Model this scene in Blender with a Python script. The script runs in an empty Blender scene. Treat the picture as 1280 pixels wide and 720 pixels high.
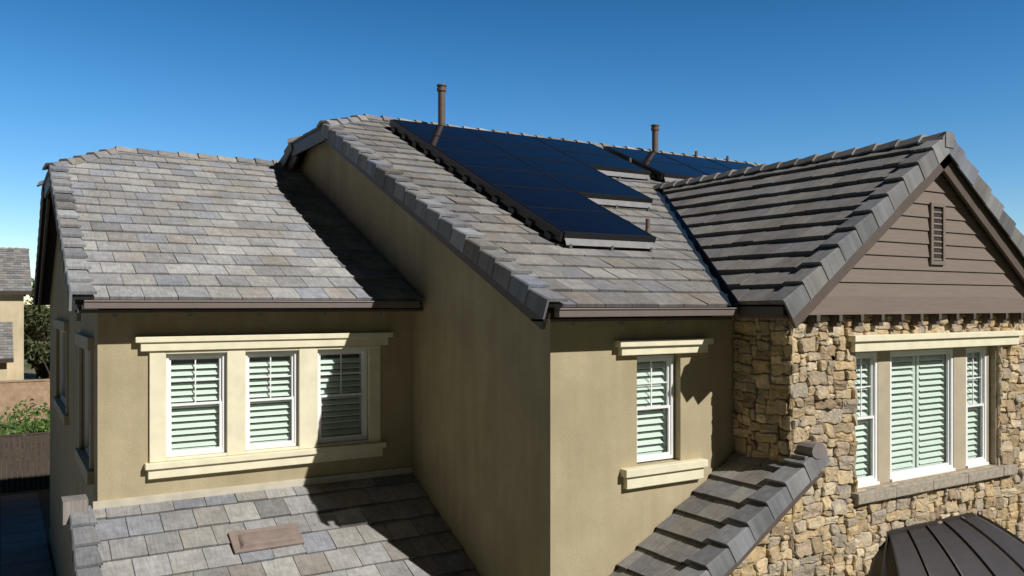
import bpy, math, random
from mathutils import Vector, Matrix
random.seed(7)
S=bpy.context.scene
GZ=-5.9
# ---------------------------------------------------------------- materials
def newmat(name):
    m=bpy.data.materials.new(name); m.use_nodes=True
    nt=m.node_tree; b=nt.nodes['Principled BSDF']
    return m,nt,b
def N(nt,t,**k):
    n=nt.nodes.new(t)
    for a,v in k.items():
        setattr(n,a,v)
    return n
def ramp(nt,stops):
    r=N(nt,'ShaderNodeValToRGB'); e=r.color_ramp.elements
    while len(e)<len(stops): e.new(0.5)
    for i,(p,c) in enumerate(stops):
        e[i].position=p; e[i].color=(c[0],c[1],c[2],1)
    return r
def coords(nt,scale=(1,1,1),kind='Object'):
    tc=N(nt,'ShaderNodeTexCoord'); mp=N(nt,'ShaderNodeMapping')
    mp.inputs['Scale'].default_value=scale
    nt.links.new(tc.outputs[kind],mp.inputs['Vector']); return mp.outputs['Vector']
def noise(nt,vec,sc,det=4,rough=.55):
    n=N(nt,'ShaderNodeTexNoise'); n.inputs['Scale'].default_value=sc
    n.inputs['Detail'].default_value=det; n.inputs['Roughness'].default_value=rough
    nt.links.new(vec,n.inputs['Vector']); return n.outputs['Fac']
def mul(nt,a,b,fac=1.0,mode='MULTIPLY'):
    m=N(nt,'ShaderNodeMix',data_type='RGBA',blend_type=mode)
    m.inputs[0].default_value=fac
    for s,v in ((6,a),(7,b)):
        if hasattr(v,'links'): nt.links.new(v,m.inputs[s])
        else: m.inputs[s].default_value=(v[0],v[1],v[2],1)
    return m.outputs[2]
def bump(nt,b,h,strength,dist,prev=None):
    bp=N(nt,'ShaderNodeBump'); bp.inputs['Strength'].default_value=strength; bp.inputs['Distance'].default_value=dist
    nt.links.new(h,bp.inputs['Height'])
    if prev: nt.links.new(prev,bp.inputs['Normal'])
    nt.links.new(bp.outputs['Normal'],b.inputs['Normal']); return bp.outputs['Normal']
def simple(name,col,rough=.6,var=.15,nscale=6,bs=.15,bd=.004,bscale=60,metal=0,stretch=(1,1,1)):
    m,nt,b=newmat(name)
    v=coords(nt,stretch)
    r=ramp(nt,[(.3,[1-var]*3),(.7,[1+var*.5]*3)])
    nt.links.new(noise(nt,v,nscale),r.inputs['Fac'])
    c=mul(nt,col,r.outputs['Color']); nt.links.new(c,b.inputs['Base Color'])
    b.inputs['Roughness'].default_value=rough; b.inputs['Metallic'].default_value=metal
    if bs: bump(nt,b,noise(nt,v,bscale,3),bs,bd)
    return m
def stucco(name,col):
    m,nt,b=newmat(name); v=coords(nt)
    r=ramp(nt,[(.3,(.84,.83,.81)),(.7,(1.06,1.05,1.04))])
    nt.links.new(noise(nt,v,1.3,5,.6),r.inputs['Fac'])
    v2=coords(nt,(5,5,.5))
    r2=ramp(nt,[(.38,(.93,.92,.91)),(.62,(1.02,1.02,1.02))])
    nt.links.new(noise(nt,v2,1.0,4),r2.inputs['Fac'])
    r3=ramp(nt,[(.35,(.90,.90,.90)),(.65,(1.05,1.05,1.05))])
    nt.links.new(noise(nt,v,55,3),r3.inputs['Fac'])
    c=mul(nt,mul(nt,mul(nt,col,r.outputs['Color']),r2.outputs['Color']),r3.outputs['Color'])
    nt.links.new(c,b.inputs['Base Color']); b.inputs['Roughness'].default_value=.93
    n1=bump(nt,b,noise(nt,v,70,4,.65),.5,.008)
    bump(nt,b,noise(nt,v,3,2),.25,.03,n1)
    return m
def attrmat(name,attr,kind):
    m,nt,b=newmat(name)
    a=N(nt,'ShaderNodeAttribute'); a.attribute_name=attr
    if kind=='tile':
        uv=coords(nt,(1,1,1),'UV')
        mp=N(nt,'ShaderNodeMapping'); mp.inputs['Scale'].default_value=(45,3.5,1); nt.links.new(uv,mp.inputs['Vector'])
        st=noise(nt,mp.outputs['Vector'],1,3)
        r=ramp(nt,[(.3,(.80,.80,.80)),(.7,(1.12,1.12,1.12))]); nt.links.new(st,r.inputs['Fac'])
        wl=noise(nt,coords(nt),1.6,5,.65)
        r2=ramp(nt,[(.32,(.78,.77,.76)),(.6,(1.05,1.05,1.05))]); nt.links.new(wl,r2.inputs['Fac'])
        bl=noise(nt,uv,9,4,.7)
        r3=ramp(nt,[(.35,(.82,.81,.80)),(.65,(1.11,1.10,1.09))]); nt.links.new(bl,r3.inputs['Fac'])
        c=mul(nt,mul(nt,mul(nt,a.outputs['Color'],r.outputs['Color']),r2.outputs['Color']),r3.outputs['Color'])
        nt.links.new(c,b.inputs['Base Color']); b.inputs['Roughness'].default_value=.88
        n1=bump(nt,b,st,.5,.006)
        bump(nt,b,noise(nt,uv,40,3),.35,.005,n1)
    else:
        v=coords(nt)
        n0=noise(nt,v,16,6,.7)
        r=ramp(nt,[(.3,(.68,.63,.57)),(.68,(1.18,1.17,1.14))]); nt.links.new(n0,r.inputs['Fac'])
        n2=noise(nt,v,7,3)
        r2=ramp(nt,[(.4,(.90,.90,.92)),(.6,(1.07,1.0,.90))]); nt.links.new(n2,r2.inputs['Fac'])
        c=mul(nt,mul(nt,a.outputs['Color'],r.outputs['Color']),r2.outputs['Color'])
        nt.links.new(c,b.inputs['Base Color']); b.inputs['Roughness'].default_value=.9
        n1=bump(nt,b,n0,.9,.03); bump(nt,b,noise(nt,v,60,4),.5,.006,n1)
    return m
M_TILE=attrmat('concrete_tile','tcol','tile')
M_STONE=attrmat('fieldstone','tcol','stone')
M_STUC=stucco('tan_stucco',(.425,.365,.235))
M_STUC2=stucco('cream_stucco',(.60,.51,.35))
M_MORT=simple('mortar',(.36,.30,.22),.95,.25,9,.5,.01,50)
M_TRIM=simple('cream_trim',(.74,.69,.51),.75,.10,5,.25,.003,60)
M_BEIGE=simple('beige_casing',(.42,.36,.26),.75,.10,5,.2,.003,60)
M_BROWN=simple('brown_painted_wood',(.095,.073,.061),.6,.15,7,.2,.003,40)
M_GUT=simple('gutter_metal',(.16,.135,.125),.45,.10,4,.0)
M_SIDING=simple('taupe_siding',(.185,.145,.12),.7,.10,4,.25,.003,30,stretch=(.6,1,8))
M_DECK=simple('roof_underlay',(.03,.027,.025),.9,.2)
M_VINYL=simple('white_vinyl',(.80,.81,.82),.35,.03,3,0)
M_SHUT=simple('shutter_white',(.80,.82,.79),.5,.04,3,0)
M_INT=simple('interior_dark',(.06,.075,.07),.9,.1,3,0)
M_PIPE=simple('pipe_paint',(.12,.085,.07),.6,.2,9,.2)
M_VALLEY=simple('valley_metal',(.04,.07,.11),.35,.2,5,.0,metal=.6)
M_METAL=simple('dark_metal_roof',(.05,.042,.04),.42,.15,3,.0,metal=.3)
M_SKIRT=simple('panel_skirt',(.17,.17,.175),.5,.25,6,.0)
M_BLACK=simple('black_rail',(.012,.012,.014),.4,.1,3,0)
M_SILLST=simple('cast_stone_sill',(.34,.30,.24),.9,.3,12,.6,.01,30)
M_CONC=simple('concrete',(.30,.29,.28),.9,.2,2,.3,.004,40)
M_FENCE=simple('fence_wood',(.07,.05,.04),.8,.3,3,.3,.005,30,stretch=(8,8,.6))
M_BARK=simple('bark',(.10,.07,.05),.9,.3,6,.5,.02,20)
def mk_glass():
    m=bpy.data.materials.new('window_glass'); m.use_nodes=True; nt=m.node_tree; nt.nodes.clear()
    o=N(nt,'ShaderNodeOutputMaterial'); mx=N(nt,'ShaderNodeMixShader'); t=N(nt,'ShaderNodeBsdfTransparent'); g=N(nt,'ShaderNodeBsdfGlossy')
    t.inputs['Color'].default_value=(.86,.94,.905,1); g.inputs['Roughness'].default_value=.02
    f=N(nt,'ShaderNodeLayerWeight'); p=N(nt,'ShaderNodeMath',operation='POWER'); p.inputs[1].default_value=4
    mt=N(nt,'ShaderNodeMath',operation='MULTIPLY_ADD'); mt.inputs[1].default_value=.8; mt.inputs[2].default_value=.07
    nt.links.new(f.outputs['Facing'],p.inputs[0]); nt.links.new(p.outputs[0],mt.inputs[0]); nt.links.new(mt.outputs[0],mx.inputs[0])
    nt.links.new(t.outputs[0],mx.inputs[1]); nt.links.new(g.outputs[0],mx.inputs[2]); nt.links.new(mx.outputs[0],o.inputs[0]); return m
M_GLASS=mk_glass()
def mk_pv():
    m,nt,b=newmat('solar_cells')
    uv=coords(nt,(1,1,1),'UV')
    br=N(nt,'ShaderNodeTexBrick'); br.offset=0
    br.inputs['Color1'].default_value=(.004,.004,.009,1); br.inputs['Color2'].default_value=(.005,.005,.012,1); br.inputs['Mortar'].default_value=(.007,.008,.014,1)
    br.inputs['Scale'].default_value=1; br.inputs['Brick Width'].default_value=.16; br.inputs['Row Height'].default_value=.16; br.inputs['Mortar Size'].default_value=.0025
    nt.links.new(uv,br.inputs['Vector']); nt.links.new(br.outputs['Color'],b.inputs['Base Color'])
    b.inputs['Roughness'].default_value=.08; b.inputs['IOR'].default_value=1.33
    return m
M_PV=mk_pv()
def mk_leaf(name,c1,c2):
    m,nt,b=newmat(name)
    r=ramp(nt,[(.3,c1),(.7,c2)]); nt.links.new(noise(nt,coords(nt),1.6,3),r.inputs['Fac'])
    nt.links.new(r.outputs['Color'],b.inputs['Base Color']); b.inputs['Roughness'].default_value=.7
    return m
M_LEAF=mk_leaf('foliage',(.04,.06,.02),(.11,.12,.045))
M_LEAF2=mk_leaf('foliage_bright',(.04,.10,.015),(.11,.18,.03))
def mk_ground():
    m,nt,b=newmat('ground_soil')
    v=coords(nt); r=ramp(nt,[(.35,(.07,.09,.035)),(.55,(.15,.14,.08)),(.75,(.22,.18,.12))])
    nt.links.new(noise(nt,v,.12,6,.65),r.inputs['Fac']); r2=ramp(nt,[(.3,(.7,.7,.7)),(.7,(1.2,1.2,1.2))])
    nt.links.new(noise(nt,v,8,4),r2.inputs['Fac'])
    nt.links.new(mul(nt,r.outputs['Color'],r2.outputs['Color']),b.inputs['Base Color']); b.inputs['Roughness'].default_value=.95
    return m
M_GROUND=mk_ground()
# ---------------------------------------------------------------- mesh helper
class MB:
    def __init__(s): s.v=[]; s.f=[]; s.c=[]; s.uv=[]
    def add(s,vs,fs,col=None,uvs=None):
        o=len(s.v); s.v+= [tuple(p) for p in vs]; s.f+=[tuple(i+o for i in f) for f in fs]
        s.c+=[col or (1,1,1)]*len(vs); s.uv+=uvs or [(p[0],p[1]) for p in vs]
    def box(s,lo,hi,M=None,col=None):
        x0,y0,z0=lo; x1,y1,z1=hi
        p=[(x,y,z) for z in (z0,z1) for (x,y) in ((x0,y0),(x1,y0),(x1,y1),(x0,y1))]
        if M: p=[M(*q) for q in p]
        s.add(p,[(0,3,2,1),(4,5,6,7),(0,1,5,4),(1,2,6,5),(2,3,7,6),(3,0,4,7)],col)
    def make(s,name,mat,parent=None,bevel=0,smooth=False):
        me=bpy.data.meshes.new(name); me.from_pydata(s.v,[],s.f)
        ca=me.attributes.new('tcol','FLOAT_COLOR','POINT')
        flat=[]
        for c in s.c: flat+= [c[0],c[1],c[2],1]
        ca.data.foreach_set('color',flat)
        ul=me.uv_layers.new(name='UVMap'); vi=[0]*len(me.loops); me.loops.foreach_get('vertex_index',vi)
        fl=[]
        for i in vi: fl+=[s.uv[i][0],s.uv[i][1]]
        ul.data.foreach_set('uv',fl)
        me.materials.append(mat)
        if smooth: me.polygons.foreach_set('use_smooth',[True]*len(me.polygons))
        me.update()
        ob=bpy.data.objects.new(name,me); S.collection.objects.link(ob)
        if parent: ob.parent=parent
        if bevel:
            b=ob.modifiers.new('b','BEVEL'); b.width=bevel; b.segments=2; b.limit_method='ANGLE'
        return ob
def empty(name):
    e=bpy.data.objects.new(name,None); S.collection.objects.link(e); return e
def clip(poly,px,py,nx,ny):
    out=[]; n=len(poly)
    for i in range(n):
        a=poly[i]; b=poly[(i+1)%n]
        da=(a[0]-px)*nx+(a[1]-py)*ny; db=(b[0]-px)*nx+(b[1]-py)*ny
        if da>=0: out.append(a)
        if (da>=0)!=(db>=0):
            k=da/(da-db); out.append((a[0]+(b[0]-a[0])*k,a[1]+(b[1]-a[1])*k))
    return out
def area(p): return .5*sum(p[i][0]*p[(i+1)%len(p)][1]-p[(i+1)%len(p)][0]*p[i][1] for i in range(len(p)))
def clippoly(poly,cp):
    if area(cp)<0: cp=cp[::-1]
    for i in range(len(cp)):
        a=cp[i]; b=cp[(i+1)%len(cp)]
        poly=clip(poly,a[0],a[1],-(b[1]-a[1]),b[0]-a[0])
        if len(poly)<3: return []
    return poly
PAL=[(.245,.245,.25),(.295,.293,.295),(.20,.198,.198),(.265,.245,.222),(.23,.24,.268),(.33,.325,.313),(.255,.252,.252),(.285,.275,.26)]
class Plane:
    def __init__(s,o,up,slope):
        s.o=Vector(o); s.up=up; c=1/math.sqrt(1+slope*slope); s.c=c
        s.S=Vector((up[1],-up[0],0)); s.T=Vector((up[0]*c,up[1]*c,slope*c)); s.Nn=s.S.cross(s.T)
    def st(s,x,y):
        dx=x-s.o.x; dy=y-s.o.y
        return (dx*s.S.x+dy*s.S.y, (dx*s.up[0]+dy*s.up[1])/s.c)
    def p(s,a,t,h=0): return s.o+s.S*a+s.T*t+s.Nn*h
    def xy(s,x,y,h=0): a,t=s.st(x,y); return s.p(a,t,h)
def rndcol(r,warm=0.,var=1.):
    c=r.choice(PAL); k=1+r.uniform(-.13,.13)*var; m=(.262,.259,.259); c=tuple(m[i]+(c[i]-m[i])*var for i in range(3))
    return (c[0]*k*(1+warm),c[1]*k,c[2]*k*(1-warm))
def tiles(mb,pl,plan,exp=.40,w=.40,th=.036,seed=1,warm=0.,dark=1.,var=1.):
    poly=[pl.st(*q) for q in plan]
    if area(poly)<0: poly=poly[::-1]
    s0=min(p[0] for p in poly); s1=max(p[0] for p in poly); t1=max(p[1] for p in poly)
    for i in range(int(t1/exp)+1):
        off=(i%2)*w*.5+random.Random(seed*97+i).uniform(-.02,.02)
        for j in range(int(math.floor((s0-w)/w))-1,int(math.ceil(s1/w))+2):
            r=random.Random((seed*131+i)*7919+j)
            a0=j*w+off+.004; a1=a0+w-.008; ta=i*exp+r.uniform(-.009,.009)*(i>0); tb=(i+1)*exp+.004
            q=clippoly([(a0,ta),(a1,ta),(a1,tb),(a0,tb)],poly)
            if len(q)<3 or abs(area(q))<.002: continue
            H=th+r.uniform(-.006,.008); L=.004; tl=r.uniform(-.004,.004)
            top=[]; 
            for (a,t) in q:
                k=(t-ta)/(tb-ta); k=min(max(k,0),1); top.append(pl.p(a,t,H*(1-k)+L*k+tl*((a-a0)/w-.5)*2))
            bot=[pl.p(a,t,-.008) for a,t in q]; n=len(q)
            ou=r.uniform(0,20); ov=r.uniform(0,20)
            uv=[(a+ou,t+ov) for a,t in q]
            c=rndcol(r,warm,var); c=tuple(x*dark for x in c)
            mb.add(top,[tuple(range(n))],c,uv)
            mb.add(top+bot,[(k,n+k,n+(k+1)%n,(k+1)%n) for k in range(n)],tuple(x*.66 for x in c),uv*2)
def deck(mb,pl,plan,h0=-.012,h1=-.10):
    a=[pl.xy(x,y,h0) for x,y in plan]; b=[pl.xy(x,y,h1) for x,y in plan]; n=len(a)
    mb.add(a+b,[tuple(range(n)),tuple(range(2*n-1,n-1,-1))]+[(k,n+k,n+(k+1)%n,(k+1)%n) for k in range(n)])
def extr(mb,P0,P1,side,up,prof,h0=0,h1=0,sc0=1,sc1=1,col=None,uo=0):
    P0=Vector(P0);P1=Vector(P1); n=len(prof)
    a=[P0+side*(x*sc0)+up*(y*sc0+h0) for x,y in prof]; b=[P1+side*(x*sc1)+up*(y*sc1+h1) for x,y in prof]
    L=(P1-P0).length
    uv=[(x+uo,uo) for x,y in prof]+[(x+uo,uo+L) for x,y in prof]
    mb.add(a+b,[tuple(range(n-1,-1,-1)),tuple(range(n,2*n))]+[(k,(k+1)%n,n+(k+1)%n,n+k) for k in range(n)],col,uv)
def frame(P0,P1,hint):
    d=(Vector(P1)-Vector(P0)).normalized(); side=Vector(hint).normalized(); side=(side-d*side.dot(d)).normalized(); up=side.cross(d)
    if up.z<0: up=-up
    return d,side,up
def caps(mb,P0,P1,seed=1,L=.37,wid=.15,drop=.06,dark=1.):
    P0=Vector(P0);P1=Vector(P1); d=(P1-P0).normalized(); side=d.cross(Vector((0,0,1))).normalized(); up=side.cross(d)
    n=max(1,round((P1-P0).length/L)); l=(P1-P0).length/n
    prof=[(-wid,-drop),(-wid*.42,.035),(wid*.42,.035),(wid,-drop),(wid*.9,-drop-.02),(wid*.3,.0),(-wid*.3,0),(-wid*.9,-drop-.02)]
    for i in range(n):
        r=random.Random(seed*31+i); c=tuple(x*dark for x in rndcol(r))
        a=P0+d*(i*l-.01); b=P0+d*((i+1)*l+.03)
        j=r.uniform(-.008,.010)
        extr(mb,a,b,side,up,prof,.05+j,.018,1.10,.92,c,r.uniform(0,9))
def rake(mb,P0,P1,out,seed=1,L=.40,drop=.17,win=.17,dark=1.):
    P0=Vector(P0);P1=Vector(P1); d,side,up=frame(P0,P1,out)
    n=max(1,round((P1-P0).length/L)); l=(P1-P0).length/n
    prof=[(-win,.012),(-win,.045),(.03,.045),(.045,.03),(.045,-drop),(.02,-drop),(.02,.012)]
    for i in range(n):
        r=random.Random(seed*57+i); c=rndcol(r); k=dark*r.uniform(.80,1.05); c=(c[0]*k*.95,c[1]*k,c[2]*k*1.08)
        j=r.uniform(-.004,.010); tw=r.uniform(.97,1.03)
        extr(mb,P0+d*(i*l),P0+d*((i+1)*l+.04),side,up,prof,.042+j,.0,1.18*tw,.96*tw,c,r.uniform(0,9))
def strip(mb,P0,P1,out,o0,o1,h0,h1):
    d,side,up=frame(P0,P1,out)
    extr(mb,P0,P1,side,up,[(o0,h0),(o1,h0),(o1,h1),(o0,h1)])
FW=lambda y:(lambda u,d,z:(u,y+d,z))
LW=lambda x:(lambda u,d,z:(x+d,u,z))
def wall(mb,M,u0,u1,z0,z1,holes=[],rev=.16):
    us=sorted(set([u0,u1]+[h[0] for h in holes]+[h[1] for h in holes])); zs=sorted(set([z0,z1]+[h[2] for h in holes]+[h[3] for h in holes]))
    for i in range(len(us)-1):
        for j in range(len(zs)-1):
            cu=(us[i]+us[i+1])/2; cz=(zs[j]+zs[j+1])/2
            if any(h[0]<cu<h[1] and h[2]<cz<h[3] for h in holes): continue
            mb.add([M(us[i],0,zs[j]),M(us[i+1],0,zs[j]),M(us[i+1],0,zs[j+1]),M(us[i],0,zs[j+1])],[(0,1,2,3)])
    for a,b,c,d in holes:
        for (p,q) in (((a,c),(b,c)),((b,c),(b,d)),((b,d),(a,d)),((a,d),(a,c))):
            mb.add([M(p[0],0,p[1]),M(q[0],0,q[1]),M(q[0],rev,q[1]),M(p[0],rev,p[1])],[(0,1,2,3)])
VIN=MB(); GLS=MB(); SHU=MB(); INT=MB()
def window(M,u0,u1,z0,z1,d=.05,kind='hung',split=1,tilt=.066):
    f=.045
    def fr(a,b,c,e,w,d0,d1):
        VIN.box((a,d0,c),(a+w,d1,e),M); VIN.box((b-w,d0,c),(b,d1,e),M)
        VIN.box((a+w,d0,c),(b-w,d1,c+w),M); VIN.box((a+w,d0,e-w),(b-w,d1,e),M)
    fr(u0,u1,z0,z1,f,d,d+.08)
    a=u0+f+.002;b=u1-f-.002;c=z0+f+.002;e=z1-f-.002
    if kind=='hung':
        zm=(c+e)/2
        fr(a,b,zm-.018,e,.03,d+.035,d+.065); fr(a,b,c,zm+.018,.034,d+.012,d+.033)
        GLS.add([M(a,d+.05,zm),M(b,d+.05,zm),M(b,d+.05,e),M(a,d+.05,e)],[(0,1,2,3)])
        GLS.add([M(a,d+.022,c),M(b,d+.022,c),M(b,d+.022,zm),M(a,d+.022,zm)],[(0,1,2,3)])
        um=(a+b)/2; zq=(zm+e)/2
        VIN.box((um-.008,d+.043,zm+.012),(um+.008,d+.057,e-.03),M)
        VIN.box((a+.03,d+.0445,zq-.008),(b-.03,d+.0555,zq+.008),M)
    else:
        fr(a,b,c,e,.03,d+.03,d+.06)
        GLS.add([M(a,d+.045,c),M(b,d+.045,c),M(b,d+.045,e),M(a,d+.045,e)],[(0,1,2,3)])
    w=(u1-u0)/split
    for k in range(split):
        s0=u0+k*w+.02; s1=u0+(k+1)*w-.02; D=d+.10
        SHU.box((s0,D,z0+.02),(s0+.055,D+.03,z1-.02),M); SHU.box((s1-.055,D,z0+.02),(s1,D+.03,z1-.02),M)
        SHU.box((s0+.055,D+.001,z0+.02),(s1-.055,D+.029,z0+.09),M); SHU.box((s0+.055,D+.001,z1-.09),(s1-.055,D+.029,z1-.02),M)
        z=z0+.10
        while z<z1-.15:
            jt=random.uniform(-.003,.003)
            pr=[(D-.018,z+jt),(D-.014,z+.012),(D+.046,z+tilt),(D+.048,z+tilt-.010)]
            vs=[M(s0+.057,p,q) for p,q in pr]+[M(s1-.057,p,q) for p,q in pr]
            SHU.add(vs,[(0,1,2,3),(7,6,5,4),(0,4,5,1),(1,5,6,2),(2,6,7,3),(3,7,4,0)])
            z+=.088
    INT.box((u0-.02,d+.22,z0-.02),(u1+.02,d+.24,z1+.02),M)
# ---------------------------------------------------------------- HOUSE
H=empty('stucco_stone_house')
T=MB(); D=MB(); BR=MB(); G=MB()
sl=.452; cs=1/math.sqrt(1+sl*sl)
zL=.06
pLf=Plane((.74,11.35,zL),(0,1),sl); pLb=Plane((.74,24.13,zL),(0,-1),sl)
yR=17.74; zRL=zL+sl*6.39; zA=zL+sl*5.05
poly=[(.74,11.35),(5.40,11.35),(5.40,yR),(1.91,yR),(.74,16.4)]
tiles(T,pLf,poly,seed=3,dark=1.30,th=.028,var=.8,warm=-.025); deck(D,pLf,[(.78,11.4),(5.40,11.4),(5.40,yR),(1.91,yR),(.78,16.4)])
polyb=[(.74,24.13),(5.40,24.13),(5.40,yR),(1.91,yR),(.74,19.08)]
tiles(T,pLb,polyb,seed=4); deck(D,pLb,polyb)
pLh=Plane((.74,16.4,zA),(1,0),(zRL-zA)/1.17)
ph=[(.74,16.4),(.74,19.08),(1.91,yR)]; tiles(T,pLh,ph,seed=5); deck(D,pLh,ph)
caps(T,(1.91,yR,zRL),(5.3,yR,zRL),3); caps(T,(.74,16.4,zA),(1.91,yR,zRL),4); caps(T,(.74,19.08,zA),(1.91,yR,zRL),5)
rake(T,(.76,11.3,zL),(.76,16.4,zA),(-1,0,0),3,win=.2,dark=1.25); rake(T,(.76,24.13,zL),(.76,19.08,zA),(-1,0,0),4)
strip(BR,(.82,11.42,zL),(.82,16.42,zA),(-1,0,0),-.03,.02,-.30,-.05)
strip(BR,(.82,24.1,zL),(.82,19.06,zA),(-1,0,0),-.03,.02,-.30,-.05)
BR.box((.75,16.4,zA-.24),(.80,19.08,zA-.02))
zC=-.03
pCf=Plane((5.08,7.6,zC),(0,1),sl); pCb=Plane((5.08,24.28,zC),(0,-1),sl)
yC=15.94; zRC=zC+sl*8.34; zCA=zC+sl*7.32; GX=11.23; gs=.706; yV=7.6+(2.309+.03)/sl
XE=18.2
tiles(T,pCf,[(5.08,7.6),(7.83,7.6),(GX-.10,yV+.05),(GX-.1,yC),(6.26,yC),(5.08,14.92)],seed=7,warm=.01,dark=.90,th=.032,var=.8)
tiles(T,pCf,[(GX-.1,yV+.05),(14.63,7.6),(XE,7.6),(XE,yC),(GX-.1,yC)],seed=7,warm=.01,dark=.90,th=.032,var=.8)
deck(D,pCf,[(5.12,7.65),(7.96,7.65),(GX,yV),(GX,yC),(6.26,yC),(5.12,14.92)]); deck(D,pCf,[(GX,yV),(14.5,7.65),(XE,7.65),(XE,yC),(GX,yC)])
pb=[(5.08,24.28),(XE,24.28),(XE,yC),(6.26,yC),(5.08,16.96)]
tiles(T,pCb,pb,seed=8); deck(D,pCb,pb)
pCh=Plane((5.08,14.92,zCA),(1,0),(zRC-zCA)/1.18); ph=[(5.08,14.92),(5.08,16.96),(6.26,yC)]; tiles(T,pCh,ph,seed=9); deck(D,pCh,ph)
caps(T,(6.26,yC,zRC),(XE,yC,zRC),7); caps(T,(5.08,14.92,zCA),(6.26,yC,zRC),8); caps(T,(5.08,16.96,zCA),(6.26,yC,zRC),9)
rake(T,(5.10,7.55,zC),(5.10,14.95,zCA),(-1,0,0),7,win=.2,dark=1.0); rake(T,(5.10,24.28,zC),(5.10,16.96,zCA),(-1,0,0),8)
strip(BR,(5.16,7.66,zC),(5.16,14.95,zCA),(-1,0,0),-.03,.02,-.28,-.05)
strip(BR,(5.16,24.2,zC),(5.16,16.94,zCA),(-1,0,0),-.03,.02,-.34,-.05)
BR.box((5.09,14.9,zCA-.26),(5.14,16.98,zCA-.02))
zr=2.309
pGl=Plane((7.96,6.75,0),(1,0),gs); pGr=Plane((14.5,6.75,0),(-1,0),gs)
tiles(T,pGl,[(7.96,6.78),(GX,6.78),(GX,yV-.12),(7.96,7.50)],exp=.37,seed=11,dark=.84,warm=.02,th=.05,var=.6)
tiles(T,pGr,[(14.5,6.78),(GX,6.78),(GX,yV-.12),(14.5,7.50)],exp=.37,seed=12)
deck(D,pGl,[(8.0,6.8),(GX,6.8),(GX,yV),(8.0,7.7)],-.012,-.09); deck(D,pGr,[(14.46,6.8),(GX,6.8),(GX,yV),(14.46,7.7)],-.012,-.09)
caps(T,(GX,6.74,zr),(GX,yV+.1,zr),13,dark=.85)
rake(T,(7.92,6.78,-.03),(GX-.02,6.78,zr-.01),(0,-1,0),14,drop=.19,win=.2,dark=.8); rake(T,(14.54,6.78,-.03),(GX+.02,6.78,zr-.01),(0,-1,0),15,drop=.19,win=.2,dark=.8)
T.box((GX-.1,6.72,zr-.14),(GX+.1,6.76,zr+.07),col=(.22,.225,.24))
strip(BR,(7.98,6.83,-.0),(GX,6.83,zr),(0,-1,0),-.03,.02,-.36,-.06); strip(BR,(14.48,6.83,0),(GX,6.83,zr),(0,-1,0),-.03,.02,-.36,-.06)
BR.box((7.97,6.83,-.16),(8.0,7.6,-.03))
V=MB()
def valley(x0,x1,sg):
    a=Vector((x0,7.62,zC+.0)); b=Vector((x1,yV,zr))
    c1=pCf.xy(x0-sg*.18,7.62,.006); c2=pCf.xy(x1-sg*.18,yV+.1,.006)
    V.add([a+Vector((0,0,.01)),b+Vector((0,0,.01)),c2,c1],[(0,1,2,3)])
    pp=pGl if sg>0 else pGr
    d1=pp.xy(x0,7.42,.006); d2=pp.xy(x1,yV-.2,.006)
    V.add([a+Vector((0,0,.012)),b+Vector((0,0,.012)),d2,d1],[(0,1,2,3)])
valley(7.98,GX,1); valley(14.48,GX,-1)
zLL=-2.60
pLo=Plane((.74,9.4,zLL-.46*2.4),(0,1),.46)
tiles(T,pLo,[(.74,9.4),(5.40,9.4),(5.40,11.78),(.74,11.78)],seed=21,dark=1.08,th=.032,warm=-.01)
deck(D,pLo,[(.78,9.45),(5.40,9.45),(5.40,11.8),(.78,11.8)])
rake(T,(.78,9.38,zLL-.46*2.4),(.78,11.78,zLL),(-1,0,0),22,win=.2)
strip(BR,(.84,9.45,zLL-.46*2.4),(.84,11.8,zLL),(-1,0,0),-.03,.02,-.28,-.05)
T.box((.66,11.66,zLL-.12),(.94,12.02,zLL+.16),col=(.26,.24,.225))
ps=.61; zP0=-1.80-ps*(8.7-6.1)
pPo=Plane((6.1,6.8,zP0),(1,0),ps)
tiles(T,pPo,[(6.1,6.83),(8.38,6.83),(8.38,7.98),(6.1,7.98)],exp=.36,seed=31,th=.05,dark=.82,warm=.03,var=.7)
deck(D,pPo,[(6.1,6.85),(8.37,6.85),(8.37,7.99),(6.1,7.99)])
rake(T,(6.1,6.84,zP0),(8.66,6.84,-1.82),(0,-1,0),33,drop=.18,win=.22,dark=.8)
T.box((8.36,6.83,-2.13),(8.6,7.02,-1.86),col=(.2,.2,.2))
extr(T,(8.56,6.78,-1.80),(8.56,7.04,-1.80),Vector((1,0,0)),Vector((0,0,1)),[(.13*math.cos(a*math.pi/6)*1.0,.10*math.sin(a*math.pi/6)) for a in range(12)],0,0,1,1,(.22,.20,.195))
strip(BR,(6.1,6.89,zP0),(8.6,6.89,-1.86),(0,-1,0),-.03,.02,-.30,-.06)
ro=T.make('roof_tiles',M_TILE,H)
D.make('roof_deck',M_DECK,H); V.make('valley_flashing',M_VALLEY,H)
def gutter(x0,x1,y,z):
    G.box((x0,y-.09,z-.115),(x1,y+.01,z-.035)); G.box((x0,y-.105,z-.035),(x1,y+.012,z-.015))
gutter(.86,5.3,11.35,zL-.0); gutter(5.20,7.93,7.6,zC+.0); gutter(.86,5.38,9.4,zLL-.46*2.4)
G.make('gutters',M_GUT,H,.006)
BR.box((.80,11.38,zL-.17),(5.40,11.79,zL-.13)); BR.box((5.14,7.63,zC-.17),(7.95,7.99,zC-.135))
BR.box((8.0,6.85,-.175),(8.38,7.62,-.135))
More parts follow.
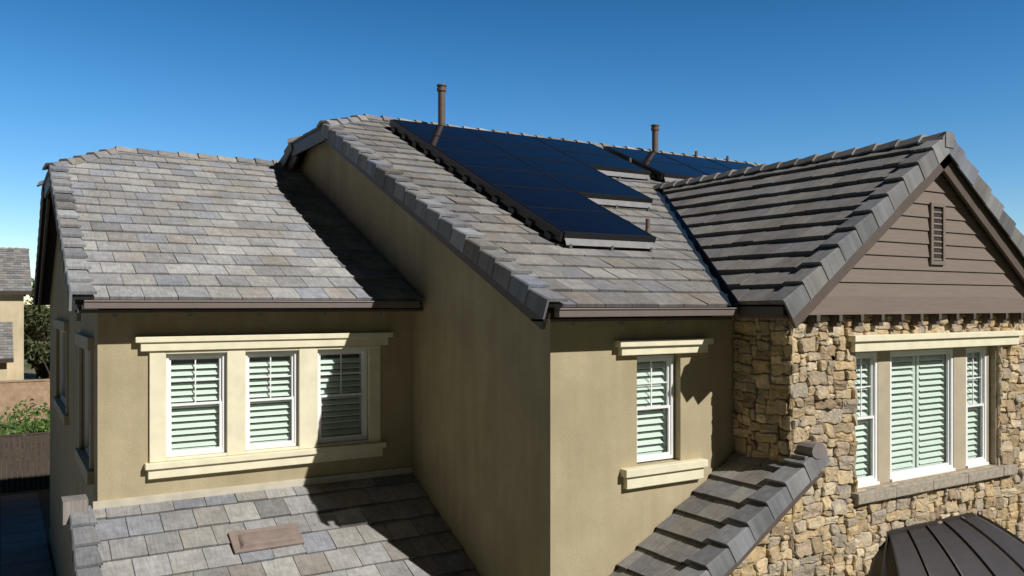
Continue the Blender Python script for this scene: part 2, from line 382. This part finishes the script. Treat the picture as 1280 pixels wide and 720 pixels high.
# walls
W=MB()
wl=[(1.863,2.641),(2.888,3.639),(3.909,4.695)]
wall(W,FW(11.8),1.056,5.414,GZ,.25,[(a,b,-2.03,-.66) for a,b in wl])
wall(W,LW(1.056),11.8,23.7,GZ,.13,[(12.5,14.2,-2.2,-.62),(17.2,20.4,-2.0,-.5)])
W.add([(1.056,11.8,.13),(1.056,11.8,.15),(1.056,16.5,2.27),(1.056,19.0,2.27),(1.056,23.7,.15),(1.056,23.7,.13)],[(0,1,2,3,4,5)])
wall(W,FW(8.0),5.414,8.45,GZ,.10,[(6.70,7.42,-2.0,-.63)])
W.add([(5.414,8.0,GZ),(5.414,8.0,.06),(5.414,15.0,3.17),(5.414,16.9,3.17),(5.414,23.8,.06),(5.414,23.8,GZ)],[(0,1,2,3,4,5)])
W.add([(1.056,23.7,GZ),(5.414,23.7,GZ),(5.414,23.7,.2),(1.056,23.7,.2)],[(0,1,2,3)])
W.add([(5.414,23.8,GZ),(18,23.8,GZ),(18,23.8,.1),(5.414,23.8,.1)],[(0,1,2,3)])
W.add([(18,8.0,GZ),(18,8.0,.1),(18,15.9,3.6),(18,23.8,.1),(18,23.8,GZ)],[(0,1,2,3,4)])
W.add([(14.4,8.0,GZ),(18,8.0,GZ),(18,8.0,.1),(14.4,8.0,.1)],[(0,1,2,3)])
W.add([(14.4,7.05,GZ),(14.4,8.0,GZ),(14.4,8.0,.1),(14.4,7.05,.1)],[(0,1,2,3)])
wall(W,FW(9.8),1.056,5.414,GZ,-3.6,[]); wall(W,LW(1.0555),9.8,11.8,GZ,-3.62)
W.add([(1.0556,9.8,-3.62),(1.0556,11.8,-3.62),(1.0556,11.8,-2.72)],[(0,1,2)])
W.make('stucco_walls',M_STUC,H)
TR=MB(); M=FW(11.8)
for a,b in wl: window(M,a,b,-2.03,-.66,.03)
for a,b in ((1.66,1.863),(2.641,2.888),(3.639,3.909),(4.695,4.88)): TR.box((a,-.045,-2.07),(b,.02,-.62),M)
for a,b in wl: TR.box((a,-.042,-2.07),(b,.02,-2.03),M); TR.box((a,-.042,-.66),(b,.02,-.62),M)
TR.box((1.55,-.08,-.615),(4.99,.01,-.50),M); TR.box((1.485,-.11,-.50),(5.055,.01,-.425),M)
TR.box((1.60,-.12,-2.15),(4.94,.01,-2.072),M); TR.box((1.64,-.08,-2.28),(4.90,.01,-2.15),M)
M2=LW(1.056)
window(M2,12.5,14.2,-2.2,-.62,.04,'fix',2); window(M2,17.2,20.4,-2.0,-.5,.04,'fix',3)
TB=MB()
for (a,b,c,d) in ((12.5,14.2,-2.2,-.62),(17.2,20.4,-2.0,-.5)):
    TB.box((a-.16,-.04,c),(a,.02,d),M2);TB.box((b,-.04,c),(b+.16,.02,d),M2);TB.box((a-.25,-.08,d),(b+.25,.01,d+.18),M2);TB.box((a-.22,-.08,c-.18),(b+.22,.01,c),M2)
TB.make('side_window_trim',M_BEIGE,H,.008)
M=FW(8.0)
window(M,6.72,7.40,-1.98,-.65,.10)
TR.box((6.40,-.08,-.625),(7.83,.01,-.52),M); TR.box((6.35,-.12,-.52),(7.89,.01,-.44),M)
TR.box((6.44,-.12,-2.10),(7.79,.12,-2.005),M); TR.box((6.48,-.08,-2.25),(7.75,.01,-2.10),M)
TR.make('window_trim',M_TRIM,H,.008)
MO=MB(); M=FW(7.05)
wall(MO,M,8.385,14.4,GZ,0,[(9.62,12.98,-2.46,-.63)],.20)
wall(MO,LW(8.385),7.05,8.0,GZ,.1,[])
MO.add([(6.3,7.05,GZ),(8.385,7.05,GZ),(8.385,7.05,-2.12),(6.3,7.05,-3.40)],[(0,1,2,3)])
MO.make('mortar_walls',M_MORT,H)
ST=MB()
SC=[(.50,.41,.27),(.57,.48,.33),(.46,.37,.24),(.42,.36,.28),(.61,.54,.41),(.36,.29,.20),(.51,.44,.33),(.55,.44,.27),(.42,.38,.32),(.53,.45,.31)]
def stones(M,region,holes,seed,dep=.05,gu=.075,gz=.062):
    # random-rubble packing: blocks of grid cells with a shared, jittered lattice so joints stay narrow
    r=random.Random(seed); us=[p[0] for p in region]; zs=[p[1] for p in region]
    u0,u1,z0,z1=min(us)-.1,max(us)+.1,min(zs)-.1,max(zs)+.1
    nu=int((u1-u0)/gu)+1; nz=int((z1-z0)/gz)+1
    def lat(i,j):
        q=random.Random(seed*1000003+i*1009+j*9176); return (u0+i*gu+q.uniform(-.021,.021),z0+j*gz+q.uniform(-.018,.018)+.012*math.sin(i*.35+seed))
    occ=[[False]*(nz+6) for _ in range(nu+8)]
    sizes=[(2,1),(3,2),(3,2),(4,2),(5,2),(2,2),(3,3),(4,3),(5,3),(4,2),(3,2),(4,3),(2,2),(3,3)]
    for j in range(nz):
        for i in range(nu):
            if occ[i][j]: continue
            w,h=r.choice(sizes)
            while w>1 and any(occ[i+a][j] for a in range(w)): w-=1
            while h>1 and any(occ[i+a][j+b] for a in range(w) for b in range(h)): h-=1
            for a in range(w):
                for b in range(h): occ[i+a][j+b]=True
            pts=[lat(i+a,j) for a in range(w)]+[lat(i+w,j+b) for b in range(h)]+[lat(i+w-a,j+h) for a in range(w)]+[lat(i,j+h-b) for b in range(h)]
            n=len(pts); corners={0,w,w+h,2*w+h}; poly=[]
            for k in range(n):
                p=pts[k]
                if k in corners:
                    a=pts[k-1]; b=pts[(k+1)%n]; t=r.uniform(.15,.38)
                    poly.append((p[0]+(a[0]-p[0])*t,p[1]+(a[1]-p[1])*t)); poly.append((p[0]+(b[0]-p[0])*t,p[1]+(b[1]-p[1])*t))
                else: poly.append(p)
            poly=clippoly(poly,region)
            if len(poly)<3: continue
            for (a,b,c,d) in holes:
                px=[p[0] for p in poly]; pz=[p[1] for p in poly]
                if max(px)<a or min(px)>b or max(pz)<c or min(pz)>d: continue
                cx=sum(px)/len(px); cz=sum(pz)/len(pz)
                opts=[(a-cx,(a,0,-1,0)),(cx-b,(b,0,1,0)),(c-cz,(0,c,0,-1)),(cz-d,(0,d,0,1))]
                o=max(opts,key=lambda t:t[0])[1]
                poly=clip(poly,*o)
                if len(poly)<3: break
            if len(poly)<3 or abs(area(poly))<.0015: continue
            n=len(poly)
            cx=sum(p[0] for p in poly)/n; cz=sum(p[1] for p in poly)/n
            hu=max(abs(p[0]-cx) for p in poly)+1e-6; hz=max(abs(p[1]-cz) for p in poly)+1e-6
            Hh=dep*r.uniform(.5,1.35); tx=r.uniform(-.14,.14); tz=r.uniform(-.22,.22)
            def ring(ins,h,jit,dj=.004):
                ku=max(.15,1-ins/hu); kz=max(.15,1-ins/hz)
                return [M(cx+(x-cx)*ku+r.uniform(-jit,jit),-max(0,(h+((x-cx)*tx+(z-cz)*tz)*(h>0)+(r.uniform(-dj,dj) if h>0 else 0))),cz+(z-cz)*kz+r.uniform(-jit,jit)) for x,z in poly]
            vs=ring(.004,0,0)+ring(.006,Hh*.72,.002)+ring(.018,Hh*1.0,.003,.004)+ring(.6*min(hu,hz),Hh*1.03,.006,.006)+[M(cx,-Hh*1.04,cz)]
            fs=[]
            for q2 in range(3):
                for k in range(n): fs.append((q2*n+k,q2*n+(k+1)%n,(q2+1)*n+(k+1)%n,(q2+1)*n+k))
            for k in range(n): fs.append((3*n+k,3*n+(k+1)%n,4*n))
            c=r.choice(SC); kk=r.uniform(.82,1.12)
            ST.add(vs,fs,tuple(x*kk for x in c))
stones(M,[(8.35,-4.6),(14.4,-4.6),(14.4,-.14),(8.35,-.14)],[(9.6,13.0,-2.46,-.63)],5)
stones(M,[(6.3,-4.6),(8.345,-4.6),(8.345,-2.16),(6.3,-3.40)],[],6)
stones(LW(8.385),[(7.02,-2.9),(7.99,-2.9),(7.99,-.02),(7.02,-.02)],[],8)
ST.make('stone_veneer',M_STONE,H)
TR=MB(); BE=MB()
TR.box((9.47,-.11,-.625),(13.44,.01,-.49),M); TR.box((9.42,-.15,-.49),(13.5,.01,-.41),M)
TR.make('stone_wall_lintel',M_TRIM,H,.008)
sw=[(9.66,10.23),(10.50,12.02),(12.34,12.91)]
window(M,*sw[0],-2.42,-.66,.10); window(M,*sw[1],-2.42,-.66,.10,'fix',2); window(M,*sw[2],-2.42,-.66,.10)
for a,b in ((9.62,9.66),(10.23,10.50),(12.02,12.34),(12.91,12.98)): BE.box((a,.09,-2.46),(b,.20,-.63),M)
for a,b in sw: BE.box((a,.092,-.66),(b,.2,-.63),M)
BE.make('window_mullions',M_BEIGE,H,.005)
WS=MB()
for a,b in sw: WS.box((a,.06,-2.46),(b,.2,-2.42),M)
WS.make('window_sill_nosing',M_VINYL,H,.004)
SS=MB(); x=9.5
while x<13.3:
    w=random.uniform(.55,.95); SS.box((x,-.13-random.uniform(0,.01),-2.61),(min(x+w,13.35)-.006,.10,-2.465-random.uniform(0,.006)),M); x+=w
SS.make('stone_sill',M_SILLST,H,.012)
VIN.make('window_frames',M_VINYL,H); GLS.make('window_panes',M_GLASS,H); SHU.make('plantation_shutters',M_SHUT,H); INT.make('window_interiors',M_INT,H)
SD=MB(); M=FW(6.95); z=.10; e=.185
def xl(z): return GX-(2.309-.10-z)/gs
while z<2.2:
    z1=min(z+e,2.20); a0=xl(z);a1=xl(z1); b0=2*GX-a0;b1=2*GX-a1
    SD.add([M(a0,-.022,z),M(b0,-.022,z),M(b1,0,z1),M(a1,0,z1),M(a0,.01,z),M(b0,.01,z)],[(0,1,2,3),(0,4,5,1)])
    z=z1
SD.box((8.33,-.05,-.10),(14.13,.10,.10),M); SD.box((8.3,-.075,-.135),(14.16,.10,-.10),M)
SD.make('gable_siding',M_SIDING,H)
VT=MB()
def vb(a,b,c,d,w,d0,d1):
    VT.box((a,d0,c),(a+w,d1,d),M); VT.box((b-w,d0,c),(b,d1,d),M); VT.box((a+w,d0,c),(b-w,d1,c+w),M); VT.box((a+w,d0,d-w),(b-w,d1,d),M)
vb(GX-.15,GX+.19,.55,1.42,.055,-.05,.02)
for k in range(9):
    z=.62+k*.083; VT.add([M(GX-.1,-.035,z),M(GX+.14,-.035,z),M(GX+.14,.0,z+.06),M(GX-.1,.0,z+.06),M(GX-.1,-.025,z-.008),M(GX+.14,-.025,z-.008)],[(0,1,2,3),(0,4,5,1)])
VT.make('gable_louver_vent',M_SIDING,H,.003)
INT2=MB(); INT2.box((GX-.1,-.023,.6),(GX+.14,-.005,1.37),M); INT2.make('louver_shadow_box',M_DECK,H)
x=8.62
while x<14.2:
    BR.box((x,6.90,-.29),(x+.09,7.06,-.14)); BR.box((x+.012,6.87,-.22),(x+.078,6.9,-.137)); x+=.43
BR.make('barge_boards',M_BROWN,H,.005)
RB=MB()
for x in (1.20,2.10,3.0,3.9,4.75): RB.box((x,11.50,-.17),(x+.05,11.60,-.10))
for x in (5.50,6.25,7.0,7.7): RB.box((x,7.70,-.25),(x+.045,7.80,-.19))
RB.make('eave_blocks',simple('eave_block_paint',(.24,.20,.16),.7,.1),H,.004)
FL=MB(); FL.box((1.0,11.765,-2.60),(5.41,11.80,-2.50)); FL.make('base_flashing',simple('painted_flashing',(.50,.46,.37),.7,.15,5,.1),H,.004)
BM=MB(); K=10; xs0,xs1=10.3,12.3; rings=[]
for i in range(K+1):
    k=i/K; z=-3.10-.85*(.6*k+.4*k**1.8); rings.append((xs0-.85*k,xs1+.85*k,7.03-.85*k,z))
for a,b in zip(rings,rings[1:]):
    p=[(a[0],7.04,a[3]),(a[0],a[2],a[3]),(a[1],a[2],a[3]),(a[1],7.04,a[3])]; q=[(b[0],7.04,b[3]),(b[0],b[2],b[3]),(b[1],b[2],b[3]),(b[1],7.04,b[3])]
    BM.add(p+q,[(0,1,5,4),(1,2,6,5),(2,3,7,6)])
up=Vector((0,0,1))
def rib(f):
    pts=[Vector(f(r)) for r in rings]
    for a,b in zip(pts,pts[1:]):
        d=(b-a).normalized(); s=d.cross(up).normalized(); u=s.cross(d)
        extr(BM,a-d*.004,b+d*.004,s,u,[(-.012,-.01),(.012,-.01),(.012,.035),(-.012,.035)])
for t in (0,.2,.4,.6,.8,1): rib(lambda r,t=t:(r[0]+(r[1]-r[0])*t,r[2],r[3]))
rib(lambda r:(r[0],7.03-(7.03-r[2])*.5,r[3])); rib(lambda r:(r[1],7.03-(7.03-r[2])*.5,r[3]))
BM.box((10.2,6.98,-3.13),(12.4,7.04,-3.07)); BM.box((9.42,6.14,-4.05),(13.18,6.2,-3.93)); BM.box((9.42,6.2,-4.05),(9.47,7.04,-3.93)); BM.box((13.13,6.2,-4.05),(13.18,7.04,-3.93))
BM.make('bay_metal_roof',M_METAL,H)
BB=MB(); BB.box((9.7,6.4,GZ),(12.9,7.04,-4.0)); BB.make('bay_body',M_STUC,H)
# ---------------------------------------------------------------- solar arrays
M_FRAME=simple('black_anodised_frame',(.012,.012,.014),.4,.1,3,0,metal=.0)
def array(name,cols,T1,pw):
    E=empty(name); PV=MB(); F=MB(); SK=MB(); RL=MB(); ph=1.06; hp=.21
    Pm=lambda s,t,h:tuple(pCf.p(s,t,h))
    for ci,(x0,nrow) in enumerate(cols):
        s0=x0-5.08
        for k in range(nrow):
            t1=T1-k*ph; t0=t1-ph+.008; a=s0+.004; b=s0+pw-.004
            P=lambda s,t,h:pCf.p(s,t,h)
            hh=random.uniform(-.003,.003)
            PV.add([P(a+.016,t0+.016,hp+hh),P(b-.016,t0+.016,hp),P(b-.016,t1-.016,hp),P(a+.016,t1-.016,hp+hh)],[(0,1,2,3)],None,[(0,0),(pw,0),(pw,ph),(0,ph)])
            for (p,q,r_,s_) in ((a,a+.017,t0,t1),(b-.017,b,t0,t1),(a+.017,b-.017,t0,t0+.017),(a+.017,b-.017,t1-.017,t1)):
                F.box((p,r_,hp-.035),(q,s_,hp+.005),Pm)
        tb=T1-nrow*ph
        SK.add([Pm(s0+.02,tb-.02,hp-.06),Pm(s0+pw-.02,tb-.02,hp-.06),Pm(s0+pw-.02,tb-.11,.065),Pm(s0+.02,tb-.11,.065),Pm(s0+.02,tb-.02,.10),Pm(s0+pw-.02,tb-.02,.10)],[(3,2,1,0),(0,1,5,4)])
        RL.box((s0+.0,tb-.04,hp-.06),(s0+pw,tb+.0,hp+.008),Pm); 
        for q in (.06,.5,.94): SK.box((s0+pw*q-.02,tb-.12,.0),(s0+pw*q+.02,tb-.0,.08),Pm)
        if ci==0:
            RL.box((s0-.05,tb-.02,.08),(s0-.005,T1,hp-.005),Pm)
            t=tb+.15
            while t<T1: RL.box((s0-.085,t,.0),(s0-.02,t+.16,.11),Pm); t+=.53
        nxt=cols[ci+1][1] if ci+1<len(cols) else 0
        RL.box((s0+pw+.002,tb,.09),(s0+pw+.03,T1-nxt*ph-.01,hp-.005),Pm)
        t=tb+.3
        while t<T1: RL.box((s0+.02,t,.0),(s0+pw-.02,t+.04,hp-.036),Pm); t+=1.06
    PV.make('pv_glass',M_PV,E); F.make('pv_frames',M_FRAME,E); SK.make('front_skirt',M_SKIRT,E); RL.make('side_rails',M_BLACK,E)
array('solar_panel_array',[(6.52,6),(8.14,4),(9.76,2)],8.34,1.62)
array('solar_panel_array',[(11.72,2),(13.28,2),(14.84,2)],8.30,1.55)
# ---------------------------------------------------------------- pipes
def pipe(x,y,ztop,r,cap=True,mat=M_PIPE):
    mb=MB(); zb=zC+sl*(y-7.6)-.05; n=20
    segs=[(r*1.9,zb),(r*1.5,zb+.10),(r*1.05,zb+.16),(r,zb+.17),(r,ztop-.14 if cap else ztop)]
    if cap: segs+=[(r*1.3,ztop-.13),(r*1.32,ztop-.07),(r*1.12,ztop-.065),(r*1.12,ztop-.03),(r*1.4,ztop-.028),(r*1.35,ztop),(0.001,ztop+.012)]
    else: segs+=[(r*.8,ztop),(r*.78,ztop-.06),(.001,ztop-.06)]
    vs=[];fs=[]
    for (q,z) in segs:
        for k in range(n): vs.append((x+q*math.cos(2*math.pi*k/n),y+q*math.sin(2*math.pi*k/n),z))
    for i in range(len(segs)-1):
        for k in range(n): fs.append((i*n+k,i*n+(k+1)%n,(i+1)*n+(k+1)%n,(i+1)*n+k))
    mb.add(vs,fs); mb.make('vent_pipe',mat)
pipe(7.74,15.42,4.50,.075); pipe(13.55,15.5,4.34,.075); pipe(8.62,10.03,zC+sl*2.43+.26,.035,False)
pipe(11.53,14.0,zC+sl*6.4+.27,.035,False); pipe(15.0,15.6,3.86,.035,False); pipe(16.1,15.6,3.84,.035,False)
RV=MB(); Pm=lambda s,t,h:tuple(pLo.p(s,t,h))
cx=2.92-.74; ct=(10.83-9.4)*math.sqrt(1+.46**2)
RV.box((cx-.44,ct-.20,.03),(cx+.44,ct+.2,.06),Pm)
vs=[Pm(cx-.36,ct-.16,.06),Pm(cx+.36,ct-.16,.06),Pm(cx+.34,ct+.12,.06),Pm(cx-.34,ct+.12,.06),Pm(cx-.32,ct-.14,.11),Pm(cx+.32,ct-.14,.11),Pm(cx+.30,ct+.08,.085),Pm(cx-.30,ct+.08,.085)]
RV.add(vs,[(4,5,6,7),(0,1,5,4),(1,2,6,5),(2,3,7,6),(3,0,4,7)])
RV.make('roof_vent',simple('vent_paint',(.24,.19,.165),.6,.2,8,.2),None,.006)
# ---------------------------------------------------------------- surroundings
gm=MB(); gm.add([(-900,-900,GZ),(900,-900,GZ),(900,1500,GZ),(-900,1500,GZ)],[(0,1,2,3)]); gm.make('ground',M_GROUND)
pv=MB()
for i in range(10):
    for j in range(26):
        pv.box((-9+i*1.0+.01,4+j*1.0+.01,GZ-.02),(-9+i+.99,4+j+.99,GZ+.02+random.uniform(0,.003)))
pv.make('paved_side_yard',M_CONC,None,.006)
fe=MB(); y=30.6
x=-12
while x<4.5:
    fe.box((x,y,GZ),(x+.135,y+.02,GZ+1.75+random.uniform(-.01,.01))); x+=.145
fe.box((-12,y+.02,GZ+.3),(4.5,y+.06,GZ+.4)); fe.box((-12,y+.02,GZ+1.4),(4.5,y+.06,GZ+1.5))
fe.box((-12,y-.02,GZ+1.76),(4.5,y+.08,GZ+1.80)); fe.make('wooden_fence',M_FENCE)
def leafcloud(mb,c,rad,n,size,r):
    for _ in range(n):
        while True:
            p=Vector((r.uniform(-1,1),r.uniform(-1,1),r.uniform(-1,1)))
            if p.length<1: break
        p=p*(.55+.45*r.random()) if p.length>.5 else p*1.4
        q=Vector((c[0]+p.x*rad[0],c[1]+p.y*rad[1],c[2]+p.z*rad[2]))
        a=Vector((r.gauss(0,1),r.gauss(0,1),r.gauss(0,1))).normalized(); b=a.cross(Vector((r.gauss(0,1),r.gauss(0,1),r.gauss(0,1)))).normalized()
        s=size*r.uniform(.6,1.3); mb.add([q-a*s,q-b*s*.5,q+a*s,q+b*s*.5],[(0,1,2,3)])
def cone(mb,a,b,r0,r1,n=8):
    a=Vector(a);b=Vector(b); d=(b-a).normalized(); s=d.orthogonal().normalized(); u=d.cross(s)
    vs=[a+(s*math.cos(t)+u*math.sin(t))*r0 for t in [2*math.pi*k/n for k in range(n)]]+[b+(s*math.cos(t)+u*math.sin(t))*r1 for t in [2*math.pi*k/n for k in range(n)]]
    mb.add(vs,[(k,(k+1)%n,n+(k+1)%n,n+k) for k in range(n)])
def tree(x,y,h,w,seed,name='broadleaf_tree'):
    r=random.Random(seed); E=empty(name); tk=MB(); lf=MB(); th=h*.4
    cone(tk,(x,y,GZ),(x+.1,y,GZ+th),.03*h,.02*h)
    for k in range(9):
        a=k*2.4+r.uniform(-.3,.3); l=w*r.uniform(.3,.75); z=GZ+h*r.uniform(.5,.9)
        e=(x+math.cos(a)*l,y+math.sin(a)*l,z); cone(tk,(x+.1,y,GZ+th*r.uniform(.7,1)),e,.013*h,.004*h,6)
        leafcloud(lf,e,(w*.38,w*.38,h*.15),420,.16,r)
    leafcloud(lf,(x,y,GZ+h*.88),(w*.4,w*.4,h*.12),420,.16,r)
    tk.make('trunk',M_BARK,E); lf.make('crown',M_LEAF,E)
tree(2.6,66,7.9,2.8,1); tree(5.5,72,8.5,3.2,2); tree(-14,46,6.5,2.6,3)
tree(30,60,9,3.4,4); tree(38,70,9,3.4,5); tree(2.4,50,4.0,1.5,8)
sh=MB(); r=random.Random(4)
for k in range(60):
    x=r.uniform(-6,3.0); y=r.uniform(34,47); s=r.choice((.35,.5,.7,1.0)); leafcloud(sh,(x,y,GZ+s*.6),(s,s,s*r.uniform(.7,1.2)),int(60+150*s),.10,r)
sh.make('garden_shrubs',M_LEAF2)
fa=MB()
for k in range(120):
    x=r.uniform(-90,110); y=r.uniform(100,125); s=r.uniform(2.5,4.2); leafcloud(fa,(x,y,GZ+s*.75),(s,s,s*.8),120,.55,r)
fa.make('distant_trees',M_LEAF)
NH=empty('neighbour_house'); nw=MB(); nt_=MB(); nd=MB(); ntr=MB()
VIN=MB();GLS=MB();SHU=MB();INT=MB()
X1=1.15; Y0=55
wins=[(-1.9,-.7,-1.3,.1),(-5,-3,-1.3,.1)]
wall(nw,FW(Y0),-16,X1,GZ,.75,wins); wall(nw,LW(X1),Y0,67,GZ,.7,[])
nw.add([(X1,Y0,.7),(X1,61,3.1),(X1,67,.7)],[(0,1,2)]); nw.add([(-16,Y0,GZ),(-16,67,GZ),(-16,67,.7),(-16,61,3.1),(-16,Y0,.7)],[(0,1,2,3,4)])
nw.add([(-16,67,GZ),(X1,67,GZ),(X1,67,.7),(-16,67,.7)],[(0,1,2,3)])
wall(nw,FW(50.5),-16,.3,GZ,-2.7,[]); wall(nw,LW(.3),50.5,55,GZ,-2.7,[])
for w_ in wins:
    window(FW(Y0),*w_,.04,'hung'); 
    ntr.box((w_[0]-.15,-.06,w_[3]),(w_[1]+.15,.01,w_[3]+.15),FW(Y0)); ntr.box((w_[0]-.15,-.06,w_[2]-.15),(w_[1]+.15,.01,w_[2]),FW(Y0))
p1=Plane((-16.4,54.5,.72),(0,1),.42); p2=Plane((-16.4,67.5,.72),(0,-1),.42); p3=Plane((-16.4,50.0,-2.8),(0,1),.36)
for p_,q in ((p1,[(-16.4,54.5),(X1+.4,54.5),(X1+.4,61),(-16.4,61)]),(p2,[(-16.4,67.5),(X1+.4,67.5),(X1+.4,61),(-16.4,61)]),(p3,[(-16.4,50),(.6,50),(.6,55),(-16.4,55)])):
    tiles(nt_,p_,q,seed=77,exp=.38,w=.36); deck(nd,p_,q,-.012,-.22)
caps(nt_,(-16.4,61,.72+.42*6.5),(X1+.4,61,.72+.42*6.5),55)
nw.make('walls',M_STUC2,NH); nt_.make('roof_tiles',M_TILE,NH); nd.make('eaves',M_BROWN,NH); ntr.make('trim',M_TRIM,NH)
VIN.make('window_frames',M_VINYL,NH); GLS.make('window_panes',M_GLASS,NH); SHU.make('shutters',M_SHUT,NH); INT.make('window_interiors',M_INT,NH)
gw=MB(); gw.box((-12,48.6,GZ),(6,48.8,GZ+2.0)); gw.box((-12,48.56,GZ+2.0),(6,48.84,GZ+2.08)); gw.make('garden_wall',simple('block_wall',(.38,.26,.17),.9,.25,4,.4,.01,20))
# ---------------------------------------------------------------- light, sky, camera
sd=Vector((.39,-1,.86)).normalized(); el=math.asin(sd.z); az=math.atan2(sd.x,sd.y)
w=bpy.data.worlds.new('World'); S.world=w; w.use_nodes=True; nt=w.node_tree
bg=nt.nodes['Background']; sk=nt.nodes.new('ShaderNodeTexSky'); sk.sky_type='NISHITA'; sk.sun_disc=False
sk.sun_elevation=el; sk.sun_rotation=az; sk.altitude=800; sk.air_density=1.0; sk.dust_density=.1; sk.ozone_density=3.2
hs=nt.nodes.new('ShaderNodeHueSaturation'); hs.inputs['Saturation'].default_value=1.35
nt.links.new(sk.outputs[0],hs.inputs['Color'])
# added sky dimming, overhead and behind the camera, to cut fill on shaded walls
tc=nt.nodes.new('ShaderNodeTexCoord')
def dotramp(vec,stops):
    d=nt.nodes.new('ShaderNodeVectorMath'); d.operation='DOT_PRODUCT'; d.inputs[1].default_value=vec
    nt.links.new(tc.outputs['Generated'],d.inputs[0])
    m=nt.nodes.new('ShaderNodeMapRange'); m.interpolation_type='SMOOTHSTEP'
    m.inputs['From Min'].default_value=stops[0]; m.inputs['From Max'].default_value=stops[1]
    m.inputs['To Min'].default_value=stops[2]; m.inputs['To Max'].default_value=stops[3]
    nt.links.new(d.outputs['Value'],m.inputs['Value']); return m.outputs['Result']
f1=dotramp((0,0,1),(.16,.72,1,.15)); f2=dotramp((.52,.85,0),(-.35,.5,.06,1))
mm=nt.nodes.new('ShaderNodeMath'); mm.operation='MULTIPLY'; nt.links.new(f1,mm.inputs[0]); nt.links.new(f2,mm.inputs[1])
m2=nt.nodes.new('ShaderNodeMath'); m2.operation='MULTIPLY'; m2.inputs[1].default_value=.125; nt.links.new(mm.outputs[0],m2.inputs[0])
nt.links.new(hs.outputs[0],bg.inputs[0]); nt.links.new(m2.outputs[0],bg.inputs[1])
L=bpy.data.lights.new('sun','SUN'); L.energy=5.0; L.angle=math.radians(.5); L.color=(1,.96,.90)
lo=bpy.data.objects.new('sun',L); S.collection.objects.link(lo); lo.rotation_euler=(-sd).to_track_quat('-Z','Y').to_euler()
cam=bpy.data.cameras.new('camera'); co=bpy.data.objects.new('camera',cam); S.collection.objects.link(co); S.camera=co
cam.sensor_width=36; cam.lens=1046/1280*36; cam.shift_y=20/1280; cam.clip_end=3000; cam.clip_start=.1
co.location=(0,0,0); co.rotation_euler=(math.radians(90),0,math.radians(-31.46))
S.view_settings.view_transform='Standard'; S.view_settings.look='None'; S.view_settings.exposure=0
